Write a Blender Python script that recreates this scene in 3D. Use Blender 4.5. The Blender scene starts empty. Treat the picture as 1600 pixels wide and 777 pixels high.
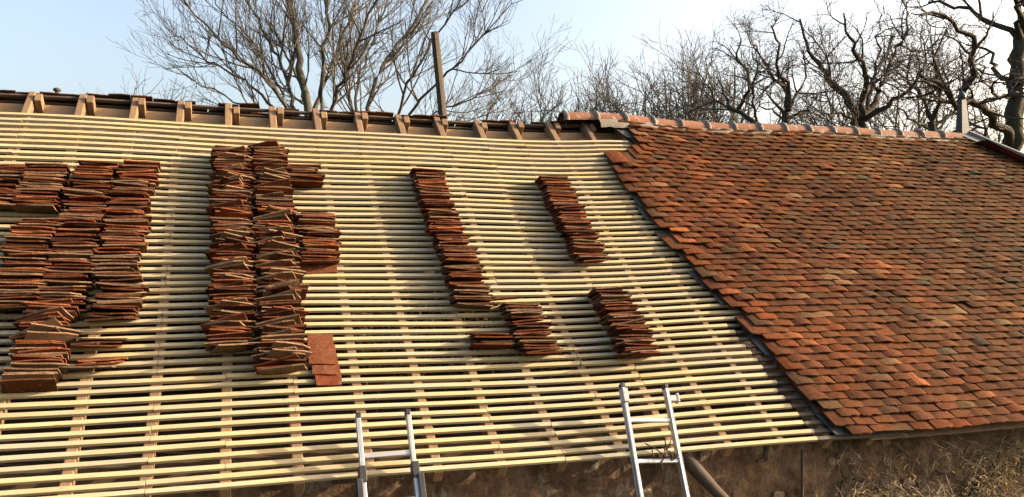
import bpy, math, random
import numpy as np
from mathutils import Vector, noise as mnoise

# ------------------------------------------------------------------ camera, sky, sun, exposure
sc = bpy.context.scene
COL = sc.collection
CAM = np.array([0.0, -5.216, 4.097]); YAW = 0.3314; PITCH = 0.0266; FPX = 1294.8
cam_d = bpy.data.cameras.new('camera'); cam = bpy.data.objects.new('camera', cam_d); COL.objects.link(cam)
cam.location = CAM; cam.rotation_euler = (math.pi/2 + PITCH, 0, -YAW)
cam_d.sensor_width = 36; cam_d.lens = 36*FPX/1600; cam_d.clip_end = 6000
sc.camera = cam

SUN = Vector((0.93, -0.18, 0.325)).normalized()          # direction towards the sun
world = bpy.data.worlds.new('World'); sc.world = world; world.use_nodes = True
wn = world.node_tree; bg = wn.nodes['Background']
sky = wn.nodes.new('ShaderNodeTexSky'); sky.sky_type = 'NISHITA'; sky.sun_disc = False
sky.sun_elevation = math.asin(SUN.z); sky.sun_rotation = math.atan2(SUN.x, SUN.y)
sky.altitude = 200; sky.air_density = 1.0; sky.dust_density = 8.0; sky.ozone_density = 0.0
wn.links.new(sky.outputs[0], bg.inputs[0]); bg.inputs[1].default_value = 0.15
sl = bpy.data.lights.new('sun', 'SUN'); sl.energy = 4.6; sl.angle = math.radians(0.5); sl.color = (1.0, 0.80, 0.56)
so = bpy.data.objects.new('sun', sl); COL.objects.link(so); so.rotation_euler = SUN.to_track_quat('Z', 'Y').to_euler()
sc.view_settings.view_transform = 'Standard'; sc.view_settings.look = 'None'
sc.view_settings.exposure = 1.6; sc.view_settings.gamma = 1.0; sc.view_settings.use_curve_mapping = False
sc.cycles.max_bounces = 6

# ------------------------------------------------------------------ helpers
RND = random.Random(7)
def U(a, b): return RND.uniform(a, b)
cr, sr = math.cos(YAW), math.sin(YAW)
c_f = np.array([sr*math.cos(PITCH), cr*math.cos(PITCH), math.sin(PITCH)])
c_r = np.array([cr, -sr, 0.0]); c_u = np.cross(c_r, c_f)
def at(px, py, d):                                        # a point d metres deep in the direction of a photo pixel
    return CAM + d*(c_f + (px-800)/FPX*c_r - (py-388.5)/FPX*c_u)
def depth_px(P):
    q = np.asarray(P) - CAM; z = q @ c_f
    return z, 800 + FPX*(q @ c_r)/z, 388.5 - FPX*(q @ c_u)/z

class MB:
    def __init__(s): s.v = []; s.f = []; s.c = []
    def add(s, verts, faces, col=None):
        o = len(s.v); s.v += [tuple(map(float, q)) for q in verts]
        for f in faces: s.f.append(tuple(i+o for i in f)); s.c.append(col)
    def box(s, o, ax, ay, az, col=None):                  # o = centre, a* = half axes
        o, ax, ay, az = map(np.asarray, (o, ax, ay, az))
        vs = [o + i*ax + j*ay + k*az for k in (-1, 1) for j in (-1, 1) for i in (-1, 1)]
        s.add(vs, [(0,2,3,1), (4,5,7,6), (0,1,5,4), (2,6,7,3), (0,4,6,2), (1,3,7,5)], col)
    def tube(s, pts, rad, n=8, cap=True, col=None):
        pts = [np.asarray(q, float) for q in pts]
        if not hasattr(rad, '__len__'): rad = [rad]*len(pts)
        vs = []; fs = []
        ref = np.array([0.13, 0.21, 0.97]); 
        for i, q in enumerate(pts):
            t = pts[min(i+1, len(pts)-1)] - pts[max(i-1, 0)]; t = t/(np.linalg.norm(t)+1e-9)
            if abs(t @ ref) > .95: rf = np.array([1.0, .1, 0])
            else: rf = ref
            a = np.cross(t, rf); a /= np.linalg.norm(a); b = np.cross(t, a)
            for k in range(n):
                an = 2*math.pi*k/n; vs.append(q + rad[i]*(math.cos(an)*a + math.sin(an)*b))
        for i in range(len(pts)-1):
            for k in range(n):
                k2 = (k+1) % n; fs.append((i*n+k, i*n+k2, (i+1)*n+k2, (i+1)*n+k))
        if cap:
            fs.append(tuple(range(n-1, -1, -1))); fs.append(tuple((len(pts)-1)*n+k for k in range(n)))
        s.add(vs, fs, col)
    def mesh(s, name, mat, smooth=False):
        me = bpy.data.meshes.new(name); me.from_pydata(s.v, [], s.f); me.materials.append(mat)
        if any(c is not None for c in s.c):
            ca = me.color_attributes.new('tint', 'FLOAT_COLOR', 'CORNER')
            arr = np.ones((len(me.loops), 4), np.float32); i = 0
            for p, c in zip(me.polygons, s.c):
                n = p.loop_total
                if c is not None: arr[i:i+n, :3] = c
                i += n
            ca.data.foreach_set('color', arr.ravel())
        if smooth: me.polygons.foreach_set('use_smooth', [True]*len(me.polygons))
        return me
    def build(s, name, mat, parent=None, smooth=False):
        o = bpy.data.objects.new(name, s.mesh(name, mat, smooth)); COL.objects.link(o)
        if parent: o.parent = parent
        return o
def tag(o, label=None, cat=None, group=None, kind=None):
    if label: o['label'] = label
    if cat: o['category'] = cat
    if group: o['group'] = group
    if kind: o['kind'] = kind
    return o
def empty(name, loc=(0, 0, 0)):
    o = bpy.data.objects.new(name, None); COL.objects.link(o); o.location = loc; o.empty_display_size = .2
    return o
def bevel(o, w, seg=1):
    m = o.modifiers.new('bevel', 'BEVEL'); m.width = w; m.segments = seg; m.limit_method = 'ANGLE'; return o

# ------------------------------------------------------------------ materials
W3 = lambda a: (a, a, a)
ALB = .78                                               # overall reflectance of the weathered materials
class MT:
    def __init__(s, name, rough=.8, metal=0.0, spec=.12):
        s.m = bpy.data.materials.new(name); s.m.use_nodes = True; s.t = s.m.node_tree; s.n = s.t.nodes
        s.b = s.n['Principled BSDF']; s.b.inputs['Roughness'].default_value = rough
        s.b.inputs['Metallic'].default_value = metal; s.b.inputs['Specular IOR Level'].default_value = spec
    def node(s, k, **kw):
        x = s.n.new(k)
        for a, b in kw.items(): setattr(x, a, b)
        return x
    def link(s, a, b): s.t.links.new(a, b)
    def pos(s, scale=(1, 1, 1), obj=False):
        m = s.node('ShaderNodeMapping'); m.inputs['Scale'].default_value = scale
        if obj: s.link(s.node('ShaderNodeTexCoord').outputs['Object'], m.inputs[0])
        else: s.link(s.node('ShaderNodeNewGeometry').outputs['Position'], m.inputs[0])
        return m.outputs[0]
    def noise(s, vec, scale, detail=4, rough=.6):
        x = s.node('ShaderNodeTexNoise'); x.inputs['Scale'].default_value = scale
        x.inputs['Detail'].default_value = detail; x.inputs['Roughness'].default_value = rough
        s.link(vec, x.inputs['Vector']); return x.outputs['Fac']
    def ramp(s, fac, stops):
        x = s.node('ShaderNodeValToRGB'); e = x.color_ramp.elements
        while len(e) < len(stops): e.new(.5)
        for i, (p, c) in enumerate(stops):
            e[i].position = p; e[i].color = (*c, 1) if len(c) == 3 else c
        s.link(fac, x.inputs[0]); return x.outputs[0]
    def mix(s, fac, a, b, mode='MIX'):
        x = s.node('ShaderNodeMix', data_type='RGBA', blend_type=mode)
        for sock, v in ((x.inputs[0], fac), (x.inputs[6], a), (x.inputs[7], b)):
            if isinstance(v, (int, float)): sock.default_value = v
            elif isinstance(v, tuple): sock.default_value = (*v, 1)
            else: s.link(v, sock)
        return x.outputs[2]
    def col(s, c): s.link(s.mix(1.0, c, W3(ALB), 'MULTIPLY'), s.b.inputs['Base Color']); return s
    def bump(s, h, strength=.4, dist=.01):
        x = s.node('ShaderNodeBump'); x.inputs['Strength'].default_value = strength; x.inputs['Distance'].default_value = dist
        s.link(h, x.inputs['Height']); s.link(x.outputs[0], s.b.inputs['Normal']); return s
    def orand(s): return s.node('ShaderNodeObjectInfo').outputs['Random']
W3 = lambda a: (a, a, a)

def wood(name, stops, knot=.5, dark=(.12, .07, .04), axis=(1.2, 14, 14), rough=.75, stain=None):
    m = MT(name, rough)
    g = m.noise(m.pos(axis), 3.0, 5); f = m.noise(m.pos((2, 60, 60)) if axis[0] < axis[1] else m.pos((60, 2, 2)), 4, 3)
    b = m.ramp(m.orand(), stops)
    b = m.mix(.55, b, m.ramp(g, [(.25, W3(.62)), (.55, W3(1.0)), (.8, W3(1.18))]), 'MULTIPLY')
    b = m.mix(.35, b, m.ramp(f, [(.3, W3(.65)), (.65, W3(1.1))]), 'MULTIPLY')
    if stain: b = m.mix(m.ramp(m.noise(m.pos((1, 5, 5)), 1.1, 4), [(.46, W3(0)), (.62, W3(.75))]), b, stain)
    k = m.ramp(m.noise(m.pos((9, 25, 25)), 1.6, 3, .5), [(.69, W3(0)), (.74, W3(1))])
    m.col(m.mix(m.mix(knot, W3(0), k), b, dark)); m.bump(f, .25, .004)
    return m.m
M = {}
M['batten'] = wood('new_batten_wood', [(0, (.51, .388, .195)), (.3, (.55, .437, .258)), (.5, (.45, .37, .21)), (.75, (.53, .405, .222)), (1, (.42, .35, .21))], knot=.6, dark=(.20, .125, .055), stain=(.38, .345, .26))
M['oldbatten'] = wood('weathered_batten_wood', [(0, (.085, .066, .052)), (1, (.13, .105, .085))])
M['rafter'] = wood('rafter_wood', [(0, (.21, .135, .082)), (.5, (.26, .165, .095)), (1, (.18, .115, .075))], knot=.6, dark=(.13, .07, .05), axis=(14, 3, 3))
M['beam'] = wood('ridge_beam_wood', [(0, (.40, .275, .165)), (1, (.44, .30, .18))], knot=.3)
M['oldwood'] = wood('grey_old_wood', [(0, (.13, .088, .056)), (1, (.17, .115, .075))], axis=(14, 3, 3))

def tile_mat(name, mossy, mul):
    m = MT(name, .95, spec=.04)
    a = m.node('ShaderNodeAttribute'); a.attribute_name = 'tint'
    P = m.pos()
    sp = m.noise(P, 95, 5, .7); md = m.noise(P, 22, 4); lo = m.noise(P, .75, 3)
    c = m.mix(1.0, m.mix(1.0, a.outputs['Color'], mul, 'MULTIPLY'), m.ramp(sp, [(.28, W3(.55)), (.5, W3(1)), (.75, W3(1.35))]), 'MULTIPLY')
    c = m.mix(.8, c, m.ramp(md, [(.3, W3(.66)), (.6, W3(1.12))]), 'MULTIPLY')
    if mossy:
        c = m.mix(.9, c, m.ramp(lo, [(.34, (.74, .74, .74)), (.62, (1.10, 1.06, 1.0))]), 'MULTIPLY')
        c = m.mix(1.0, c, m.ramp(m.noise(m.pos((2.6, .55, .55)), 1.0, 5, .7), [(.33, (.66, .69, .70)), (.52, (1.0, 1.0, 1.0)), (.7, (1.16, 1.10, 1.04))]), 'MULTIPLY')
        li = m.ramp(m.noise(P, 34, 5, .7), [(.63, W3(0)), (.72, W3(.5))])
        c = m.mix(li, c, (.105, .072, .04))
        l2 = m.ramp(m.noise(m.pos((1, 1.3, 1)), 55, 3, .6), [(.69, W3(0)), (.75, W3(.5))])
        c = m.mix(l2, c, (.19, .14, .09))
    else:
        l2 = m.ramp(m.noise(P, 30, 4, .65), [(.58, W3(0)), (.68, W3(.5))])
        c = m.mix(l2, c, (.26, .165, .11))
    m.col(c); m.bump(sp, .7, .008)
    return m.m
M['tile'] = tile_mat('laid_clay_tile', True, (.70, .68, .62))
M['loose'] = tile_mat('loose_clay_tile', False, (.74, .72, .68))

def simple(name, c1, c2, scale=6, rough=.85, metal=0, bumpd=.0, spec=.3, extra=None):
    m = MT(name, rough, metal, spec); P = m.pos(); n = m.noise(P, scale, 5, .65)
    c = m.ramp(n, [(.3, c1), (.7, c2)])
    if extra: c = m.mix(m.ramp(m.noise(P, extra[0], 4, .6), [(extra[1], W3(0)), (extra[1]+.09, W3(.85))]), c, extra[2])
    m.col(c)
    if bumpd: m.bump(m.noise(P, scale*6, 4), .6, bumpd)
    return m.m
M['ridge'] = simple('ridge_terracotta', (.15, .058, .032), (.24, .098, .053), 5, bumpd=.004, extra=(9, .58, (.34, .26, .2)))
M['mortar'] = simple('lime_mortar', (.13, .112, .09), (.21, .185, .15), 9, bumpd=.01, extra=(4, .6, (.2, .18, .15)))
M['collar'] = simple('grey_mortar', (.14, .13, .115), (.22, .205, .18), 14, bumpd=.008)
M['zinc'] = simple('weathered_zinc', (.05, .046, .044), (.095, .088, .084), 3, rough=.65, metal=.2)
M['zincfin'] = simple('zinc_finial', (.036, .036, .039), (.062, .061, .06), 3, rough=.5, metal=.3)
M['hipzinc'] = simple('hip_zinc', (.17, .17, .175), (.24, .24, .245), 3, rough=.6, metal=.1)
M['alu'] = simple('aluminium', (.42, .42, .42), (.56, .56, .55), 5, rough=.42, metal=.7)
M['black'] = simple('black_plastic', (.02, .02, .022), (.035, .035, .038), 12, rough=.55)
M['greyplastic'] = simple('grey_plastic', (.34, .34, .34), (.42, .42, .41), 12, rough=.6)
M['iron'] = simple('rusty_iron', (.035, .025, .02), (.07, .045, .03), 20, rough=.8)
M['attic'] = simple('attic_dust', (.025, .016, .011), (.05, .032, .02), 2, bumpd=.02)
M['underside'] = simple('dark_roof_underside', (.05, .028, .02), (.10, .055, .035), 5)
M['stone'] = simple('rubble_stone', (.145, .098, .064), (.23, .17, .115), 7, bumpd=.012, extra=(5, .6, (.2, .15, .1)))
M['straw'] = simple('dry_straw', (.36, .26, .13), (.56, .43, .23), 3)
M['twig'] = simple('grey_twig', (.13, .10, .07), (.24, .19, .13), 5)
M['pole'] = wood('pole_wood', [(0, (.065, .05, .04)), (1, (.075, .057, .045))], axis=(14, 14, 1.5))
def wall_mat():
    m = MT('lime_plaster_wall', .92); P = m.pos()
    a = m.noise(P, 2.2, 6, .65); b = m.noise(P, 16, 5, .7); d = m.noise(m.pos((1, 1, .6)), 5, 5, .7)
    c = m.ramp(a, [(.3, (.075, .043, .028)), (.5, (.125, .078, .05)), (.7, (.20, .135, .085))])
    c = m.mix(.75, c, m.ramp(b, [(.3, W3(.4)), (.65, W3(1.2))]), 'MULTIPLY')
    c = m.mix(m.ramp(d, [(.56, W3(0)), (.62, W3(.8))]), c, (.19, .16, .125))
    m.col(c); m.bump(b, .8, .03); return m.m
M['wall'] = wall_mat()
def ground_mat():
    m = MT('yard_ground', .95); P = m.pos(); a = m.noise(P, .6, 6, .65); b = m.noise(P, 9, 5, .7)
    c = m.ramp(a, [(.35, (.10, .085, .05)), (.5, (.07, .085, .03)), (.7, (.15, .12, .075))])
    m.col(m.mix(.7, c, m.ramp(b, [(.3, W3(.5)), (.7, W3(1.2))]), 'MULTIPLY')); m.bump(b, .7, .03); return m.m
M['ground'] = ground_mat()
def bark(name, c1, c2, moss=None):
    m = MT(name, .92, spec=.15); P = m.pos((3, 3, 1)); n = m.noise(P, 4, 5, .7)
    c = m.ramp(n, [(.3, c1), (.7, c2)])
    if moss: c = m.mix(m.ramp(m.noise(m.pos(), 1.6, 4), [(.48, W3(0)), (.62, W3(.7))]), c, moss)
    m.col(c); m.bump(m.noise(P, 14, 4), .8, .03); return m.m
M['bark_pale'] = bark('pale_bark', (.065, .057, .048), (.125, .110, .094), (.085, .083, .052))
M['bark_twig'] = bark('pale_twig_bark', (.08, .071, .062), (.135, .121, .106))
M['bark_far'] = bark('far_bark', (.085, .075, .065), (.14, .125, .11))
M['bark_oak'] = bark('oak_bark', (.030, .024, .020), (.070, .056, .044), (.05, .05, .026))
M['bark_oaktwig'] = bark('oak_twig_bark', (.05, .04, .032), (.10, .08, .062))

# ------------------------------------------------------------------ roof geometry
PHI = 0.6883; CP, SP = math.cos(PHI), math.sin(PHI); ZE = 2.8; L = 4.675; S = .4357; G = .085
VD = np.array([0, CP, SP]); ND = np.array([0, -SP, CP]); XD = np.array([1.0, 0, 0])
YR, ZR = L*CP, ZE + L*SP
def sstep(a, b, x):
    t = min(max((x-a)/(b-a), 0), 1); return t*t*(3-2*t)
def gau(x, m, s): return math.exp(-((x-m)/s)**2)
def D(u, v):
    k = min(max(v/4.45, 0), 1)
    d = -.068*math.sin(math.pi*k)*(1 - sstep(2.6, 4.4, u))
    d += .042*gau(u, 4.25, .7)*sstep(2.6, 4.2, v)
    d -= .05*gau(u, 6.1, 1.3)*gau(v, 2.9, .9)
    d += .012*math.sin(u*1.9+.6)*math.sin(v*1.3+u*.35)
    return d
def RP(u, v, h=0.0):
    v2 = v*(1 + .0085*max(u-3.7, 0))
    return XD*u + np.array([0, 0, ZE]) + VD*v2 + ND*(h + D(u, v2))
def ridge(u): return RP(u, L, 0)
E_V = [-.1, .15, .88, 1.51, 2.28, 3.20, 3.76, 3.80, 4.10, 4.40, 4.63, 4.8]
E_U = [4.46, 4.41, 4.30, 4.19, 4.06, 3.97, 3.93, 4.30, 4.40, 4.36, 4.20, 4.0]
def edge_u(v): return float(np.interp(v, E_V, E_U))
def hip_u(v): return 9.95 + (4.675-v)*.86

# ------------------------------------------------------------------ ground
mb = MB(); n = 40
mb.add([(-2000, -2000, 0), (2000, -2000, 0), (2000, 2000, 0), (-2000, 2000, 0)], [(0, 1, 2, 3)])
tag(mb.build('ground', M['ground']), kind='structure')

# ------------------------------------------------------------------ the barn
barn = empty('barn', (0, 0, 0))
tag(barn, 'old stone barn, its roof half stripped to new battens and half tiled in red clay', 'barn')
WY = .20
def nz(x, y, z, sc=1.0, oc=3):
    return mnoise.fractal(Vector((x*sc, y*sc, z*sc)), 1.0, 2.0, oc)
mb = MB(); x0, x1, z1 = 1.0, 8.6, 2.76; nx, nzv = 250, 60
idx = {}
for j in range(nzv+1):
    for i in range(nx+1):
        x = x0 + (x1-x0)*i/nx; z = 1.4 + (z1-1.4)*j/nzv
        dy = .028*nz(x, 0, z, 1.6, 4) + .016*nz(x, 3, z, 7, 3)
        q = nz(x, 9, z, 2.2, 3)
        if q > .12: dy += .018*sstep(.12, .17, q)          # plaster has come off here: the face steps back
        mb.v.append((x, WY + dy, z))
for j in range(nzv):
    for i in range(nx):
        a = j*(nx+1)+i; mb.f.append((a, a+1, a+nx+2, a+nx+1)); mb.c.append(None)
mb.box(((x0+x1)/2, WY+.16, .7), ((x1-x0)/2, 0, 0), (0, .15, 0), (0, 0, .7))
mb.box(((-6+x0)/2, WY+.16, 1.38), ((x0+6)/2, 0, 0), (0, .15, 0), (0, 0, 1.38))
mb.box(((x1+14)/2, WY+.16, 1.38), ((14-x1)/2, 0, 0), (0, .15, 0), (0, 0, 1.38))
mb.box(((x0+x1)/2, WY+.25, 2.05), ((x1-x0)/2-.01, 0, 0), (0, .15, 0), (0, 0, .69))
wall = mb.build('wall', M['wall'], barn, smooth=False)
mb = MB()
mb.add([(-6, .3, 0), (-6, 2*YR-.3, 0), (-6, 2*YR-.3, 3.0), (-6, YR, ZR-.1), (-6, .3, 3.0)], [(0, 1, 2, 3, 4)])
mb.box((4, 2*YR-.3, 1.5), (10, 0, 0), (0, .15, 0), (0, 0, 1.5)); mb.box((14, YR, 1.5), (.15, 0, 0), (0, YR-.3, 0), (0, 0, 1.5))
mb.build('rear_wall', M['wall'], barn)
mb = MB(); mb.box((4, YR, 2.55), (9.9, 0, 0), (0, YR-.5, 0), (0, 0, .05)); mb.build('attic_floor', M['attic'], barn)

# rubble stones that show where plaster has fallen
def rock(c, rx, ry, rz, seed):
    r = random.Random(seed); b = MB(); vs = []; nu, nv = 8, 5; ex = r.uniform(.4, .7)
    for j in range(nv+1):
        th = math.pi*j/nv
        for i in range(nu):
            ph = 2*math.pi*i/nu + r.uniform(-.15, .15); k = r.uniform(.86, 1.1)
            d = [math.sin(th)*math.cos(ph), math.sin(th)*math.sin(ph), math.cos(th)]
            d = [math.copysign(abs(t)**ex, t)*k for t in d]
            vs.append((c[0]+rx*d[0], c[1]+ry*d[1], c[2]+rz*d[2]))
    fs = [(j*nu+i, j*nu+(i+1) % nu, (j+1)*nu+(i+1) % nu, (j+1)*nu+i) for j in range(nv) for i in range(nu)]
    b.add(vs, fs); return b
k = 0; zz = 1.9
while zz < 2.66:
    hh = U(.07, .12); x = 2.2 + U(0, .2)
    while x < 7.6:
        w = U(.10, .26); c = (x+w/2, zz+hh/2)
        if nz(c[0], 9, c[1], 2.2, 3) > .02 and U(0, 1) < .4:
            rock((c[0], WY+.044, c[1]), w*.48, U(.030, .045), hh*.47, k).build('stone', M['stone'], wall)
        k += 1; x += w + .02
    zz += hh + .015

# rafters, front and back
def rafter(u, v0, v1, w, dep, name, mat):
    b = MB(); vs = []; n = 14; ph = U(0, 6)
    for i in range(n+1):
        v = v0 + (v1-v0)*i/n; uu = u + .008*math.sin(v*1.3+ph)
        for (a, h) in ((-1, 0), (1, 0), (1, -dep), (-1, -dep)): vs.append(RP(uu+a*w/2, v, h - .002))
    fs = [(i*4+k, i*4+(k+1) % 4, i*4+4+(k+1) % 4, i*4+4+k) for i in range(n) for k in range(4)]
    fs += [(0, 3, 2, 1), (n*4, n*4+1, n*4+2, n*4+3)]
    b.add(vs, fs); return bevel(b.build(name, mat, barn), .006)
for i in range(-12, 12):
    u = i*S + U(-.012, .012)
    rafter(u, .005, L + U(.02, .06), U(.060, .072), .10, 'rafter', M['rafter'])
    # its partner on the far slope, lapped alongside at the ridge
    ub = u + .069; b = MB(); A = ridge(ub) + np.array([0, -.05, -.02+U(0, .03)]); B = A + np.array([0, CP, -SP])*4.6
    nb = np.array([0, SP, CP]); mid = (A+B)/2 - nb*.05
    b.box(mid, XD*.031, (B-A)/2, nb*.05); bevel(b.build('rear_rafter', M['rafter'], barn), .005)
# ridge beam, purlin, wall plate
b = MB(); pts = []
vs = []; n = 40
for i in range(n+1):
    u = -5.9 + 15.6*i/n; q = ridge(u)
    for (dy, dz) in ((-.03, -.105), (.04, -.105), (.04, -.5), (-.03, -.5)): vs.append((u, q[1]+dy+.05, q[2]+dz))
fs = [(i*4+k, i*4+(k+1) % 4, i*4+4+(k+1) % 4, i*4+4+k) for i in range(n) for k in range(4)] + [(0, 3, 2, 1), (n*4, n*4+1, n*4+2, n*4+3)]
b.add(vs, fs); b.build('ridge_beam', M['beam'], barn)
b = MB(); q = RP(1, 2.35, -.20); b.box((2, q[1], q[2]-.03), XD*7.9, np.array([0, .08, 0]), np.array([0, 0, .1])); b.build('purlin', M['oldwood'], barn)
b = MB(); b.box((2, WY+.3, 2.82), XD*7.9, np.array([0, .08, 0]), np.array([0, 0, .06])); b.build('wall_plate', M['oldwood'], barn)
# far slope: boards of the underside, its upper courses of tiles
b = MB(); A = np.array([-6, YR+.35, ZR-.35*SP/CP-.0]); 
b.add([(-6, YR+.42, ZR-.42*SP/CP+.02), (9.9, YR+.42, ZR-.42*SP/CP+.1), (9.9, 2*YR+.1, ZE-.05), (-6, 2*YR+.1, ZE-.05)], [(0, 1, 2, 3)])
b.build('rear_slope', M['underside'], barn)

TINTS = [(42, (.138, .058, .031)), (28, (.155, .064, .033)), (13, (.18, .064, .030)), (9, (.128, .072, .042)), (5, (.28, .112, .052)), (2, (.235, .135, .075)), (1.2, (.105, .072, .052))]
TOT = sum(w for w, _ in TINTS)
def tint(rnd, k=1.0):
    x = rnd.uniform(0, TOT)
    for w, c in TINTS:
        x -= w
        if x <= 0: break
    f = rnd.uniform(.84, 1.16)*k
    return tuple(t*f*rnd.uniform(.95, 1.05) for t in c)
def slab(P, w, ln, th, rnd, camber, jit=.004, sx=4, sy=2):
    """a clay tile: P(x, y, h) maps across, along and above; returns verts, faces"""
    top = []; bot = []; cl = rnd.uniform(-.004, .006)
    ej = [rnd.uniform(-jit, jit) for _ in range(sx+1)]
    for j in range(sy+1):
        for i in range(sx+1):
            x = (i/sx-.5)*w; y = ln*j/sy
            if j == 0: y += ej[i] + (.006 if i in (0, sx) else 0)
            h = camber*(1-(2*i/sx-1)**2) + cl*(1-(2*j/sy-1)**2)
            top.append(P(x, y, h+th)); bot.append(P(x, y, h))
    n = (sx+1)*(sy+1); fs = []
    for j in range(sy):
        for i in range(sx):
            a = j*(sx+1)+i; fs.append((a, a+1, a+sx+2, a+sx+1)); fs.append((n+a, n+a+sx+1, n+a+sx+2, n+a+1))
    for i in range(sx):
        fs.append((i, n+i, n+i+1, i+1)); a = sy*(sx+1)+i; fs.append((a, a+1, n+a+1, n+a))
    for j in range(sy):
        a = j*(sx+1); fs.append((a, a+sx+1, n+a+sx+1, n+a)); a += sx; fs.append((a, n+a, n+a+sx+1, a+sx+1))
    return top+bot, fs

# upper courses of the far slope (their undersides and top edges show above the ridge beam)
b = MB(); bb = MB(); rr = random.Random(5)
for r in range(9):
    s0 = .02 + r*.085
    u = -5.8 + (r % 2)*.1
    while u < 4.2:
        if not (r == 0 and rr.random() < .25):
            q = ridge(u); du = rr.uniform(-.01, .01); a = rr.uniform(-.03, .03); hh = rr.uniform(.0, .02); ds = rr.uniform(-.02, .02)
            def P(x, y, h, q=q, u=u): 
                s = s0 + .27 - y + ds + a*x*2
                return np.array([u+x+du, q[1] + s*CP, q[2] - s*SP]) + np.array([0, SP, CP])*(h+.02+.046*(1-y/.28)+hh)
            vs, fs = slab(P, .196, .28, .014, rr, rr.uniform(.002, .01), sx=2, sy=1); b.add(vs, fs, tint(rr, .8))
        u += .2
    q0 = np.array([-.8, ridge(-.8)[1] + s0*CP, ridge(-.8)[2]-s0*SP])
    vs = []; n = 24
    for i in range(n+1):
        u = -5.9 + 10.3*i/n; q = ridge(u) + np.array([0, CP, -SP])*(s0+.03)
        for (aa, h) in ((-.016, 0), (.016, 0), (.016, .022), (-.016, .022)): vs.append(q + np.array([0, CP, -SP])*aa + np.array([0, SP, CP])*(h-.002))
    fs = [(i*4+k, i*4+(k+1) % 4, i*4+4+(k+1) % 4, i*4+4+k) for i in range(n) for k in range(4)]
    bb.add(vs, fs)
tag(b.build('rear_tile_courses', M['tile'], barn), kind='stuff')
bb.build('rear_battens', M['oldbatten'], barn)

# battens: every length its own piece
def batten(u0, u1, v, name, mat, w=.033, t=.024, dh=0.0):
    b = MB(); n = max(2, int((u1-u0)/.2)); vs = []; ph = U(0, 6); am = U(.0015, .005); sl_ = U(-.002, .002)
    for i in range(n+1):
        u = u0 + (u1-u0)*i/n; vv = v + am*math.sin(u*2.2+ph) + sl_*(u-u0)
        for (a, h) in ((-w/2, 0), (-w/2, t), (w/2, t), (w/2, 0)): vs.append(RP(u, vv+a, h+dh))
    fs = [(i*4+k, i*4+4+k, i*4+4+(k+1) % 4, i*4+(k+1) % 4) for i in range(n) for k in range(4)] + [(0, 1, 2, 3), (n*4+3, n*4+2, n*4+1, n*4)]
    b.add(vs, fs); o = b.build(name, mat, barn); bevel(o, .0015); return o
for r in range(51):
    v = r*G - (.03 if r == 0 else 0) if r else .018
    v = .018 if r == 0 else r*G
    end = edge_u(v) + (.25 if v > 1.35 else U(-.12, -.06)) if v < 4.2 else edge_u(v)-.06
    if v <= 1.35: end = edge_u(v) - .10 - .10*(1.35-v)/1.35 + U(-.03, .03)
    cuts = [-5.6, (RND.randrange(-6, -3))*S, RND.randrange(-1, 2)*S, RND.randrange(4, 8)*S, end]
    t = U(.0225, .0255); w = U(.032, .037)
    for a, c in zip(cuts[:-1], cuts[1:]): batten(a + .002, c - .002, v + U(-.004, .004), 'batten', M['batten'], w, t)
    if v <= 1.4: batten(end+.004, edge_u(v)+.6, v-.004, 'old_batten', M['oldbatten'], .032, .022)

# laid tiles
TW = .2; cand = []; rr = random.Random(11)
for r in range(55):
    v = r*G - .03
    eu = edge_u(v) + rr.uniform(-.025, .025); u = 3.2 + (r % 2)*TW/2 + rr.uniform(-.01, .01); hu = hip_u(v + .1)
    while u < hu + .1:
        if u - TW/2 > eu - .07 + rr.uniform(-.012, .012) and u < hu:
            cand.append((r, u + rr.uniform(-.006, .006), v + rr.uniform(-.006, .006)))
        u += TW
holes = [(1385, 515), (1500, 481), (1092, 392)]
HU = []
for px, py in holes:
    q = min(cand, key=lambda c: (lambda z, x, y: (x-px)**2+(y-py)**2)(*depth_px(RP(c[1], c[2]+.04, .05)))); HU.append(q)
cand = [c for c in cand if c not in HU]
def area(c):
    z, px, py = depth_px(RP(c[1], c[2]+.04, .05))
    if not (-10 < px < 1605 and 150 < py < 780): return 0
    return 1/z**2
order = sorted(range(len(cand)), key=lambda i: -area(cand[i])); near = set(order[:300])
field = MB()
for i, (r, u0, v0) in enumerate(cand):
    rot = rr.gauss(0, .018); lift = abs(rr.gauss(0, .0028)) + .006*nz(u0, 2, v0, 2.5, 2); tilt = rr.gauss(0, .010)
    if rr.random() < .012: rot += rr.choice((-1, 1))*rr.uniform(.05, .12); lift += .008
    wtw = TW - rr.uniform(.003, .009)
    v_off = 0
    def P(x, y, h):
        uu = u0 + x*math.cos(rot) - y*math.sin(rot); vv = v0 + y*math.cos(rot) + x*math.sin(rot)
        return RP(uu, min(vv, L+.02), .026 + .059*(1-y/.28) + h + lift + tilt*x)
    browner = sstep(4.5, 8.5, u0)
    c = tint(rr)
    c = (c[0]*(1.06-.16*browner), c[1]*(1.0+.06*browner), c[2]*(1.0+.04*browner))
    vs, fs = slab(P, wtw, .28, .0145, rr, max(.001, rr.gauss(.0095, .0045)), .007)
    if i in near:
        b = MB(); b.add(vs, fs, c); b.build('roof_tile', M['tile'], barn)
    else: field.add(vs, fs, c)
tag(field.build('roof_tile_field', M['tile'], barn), kind='stuff')
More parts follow.
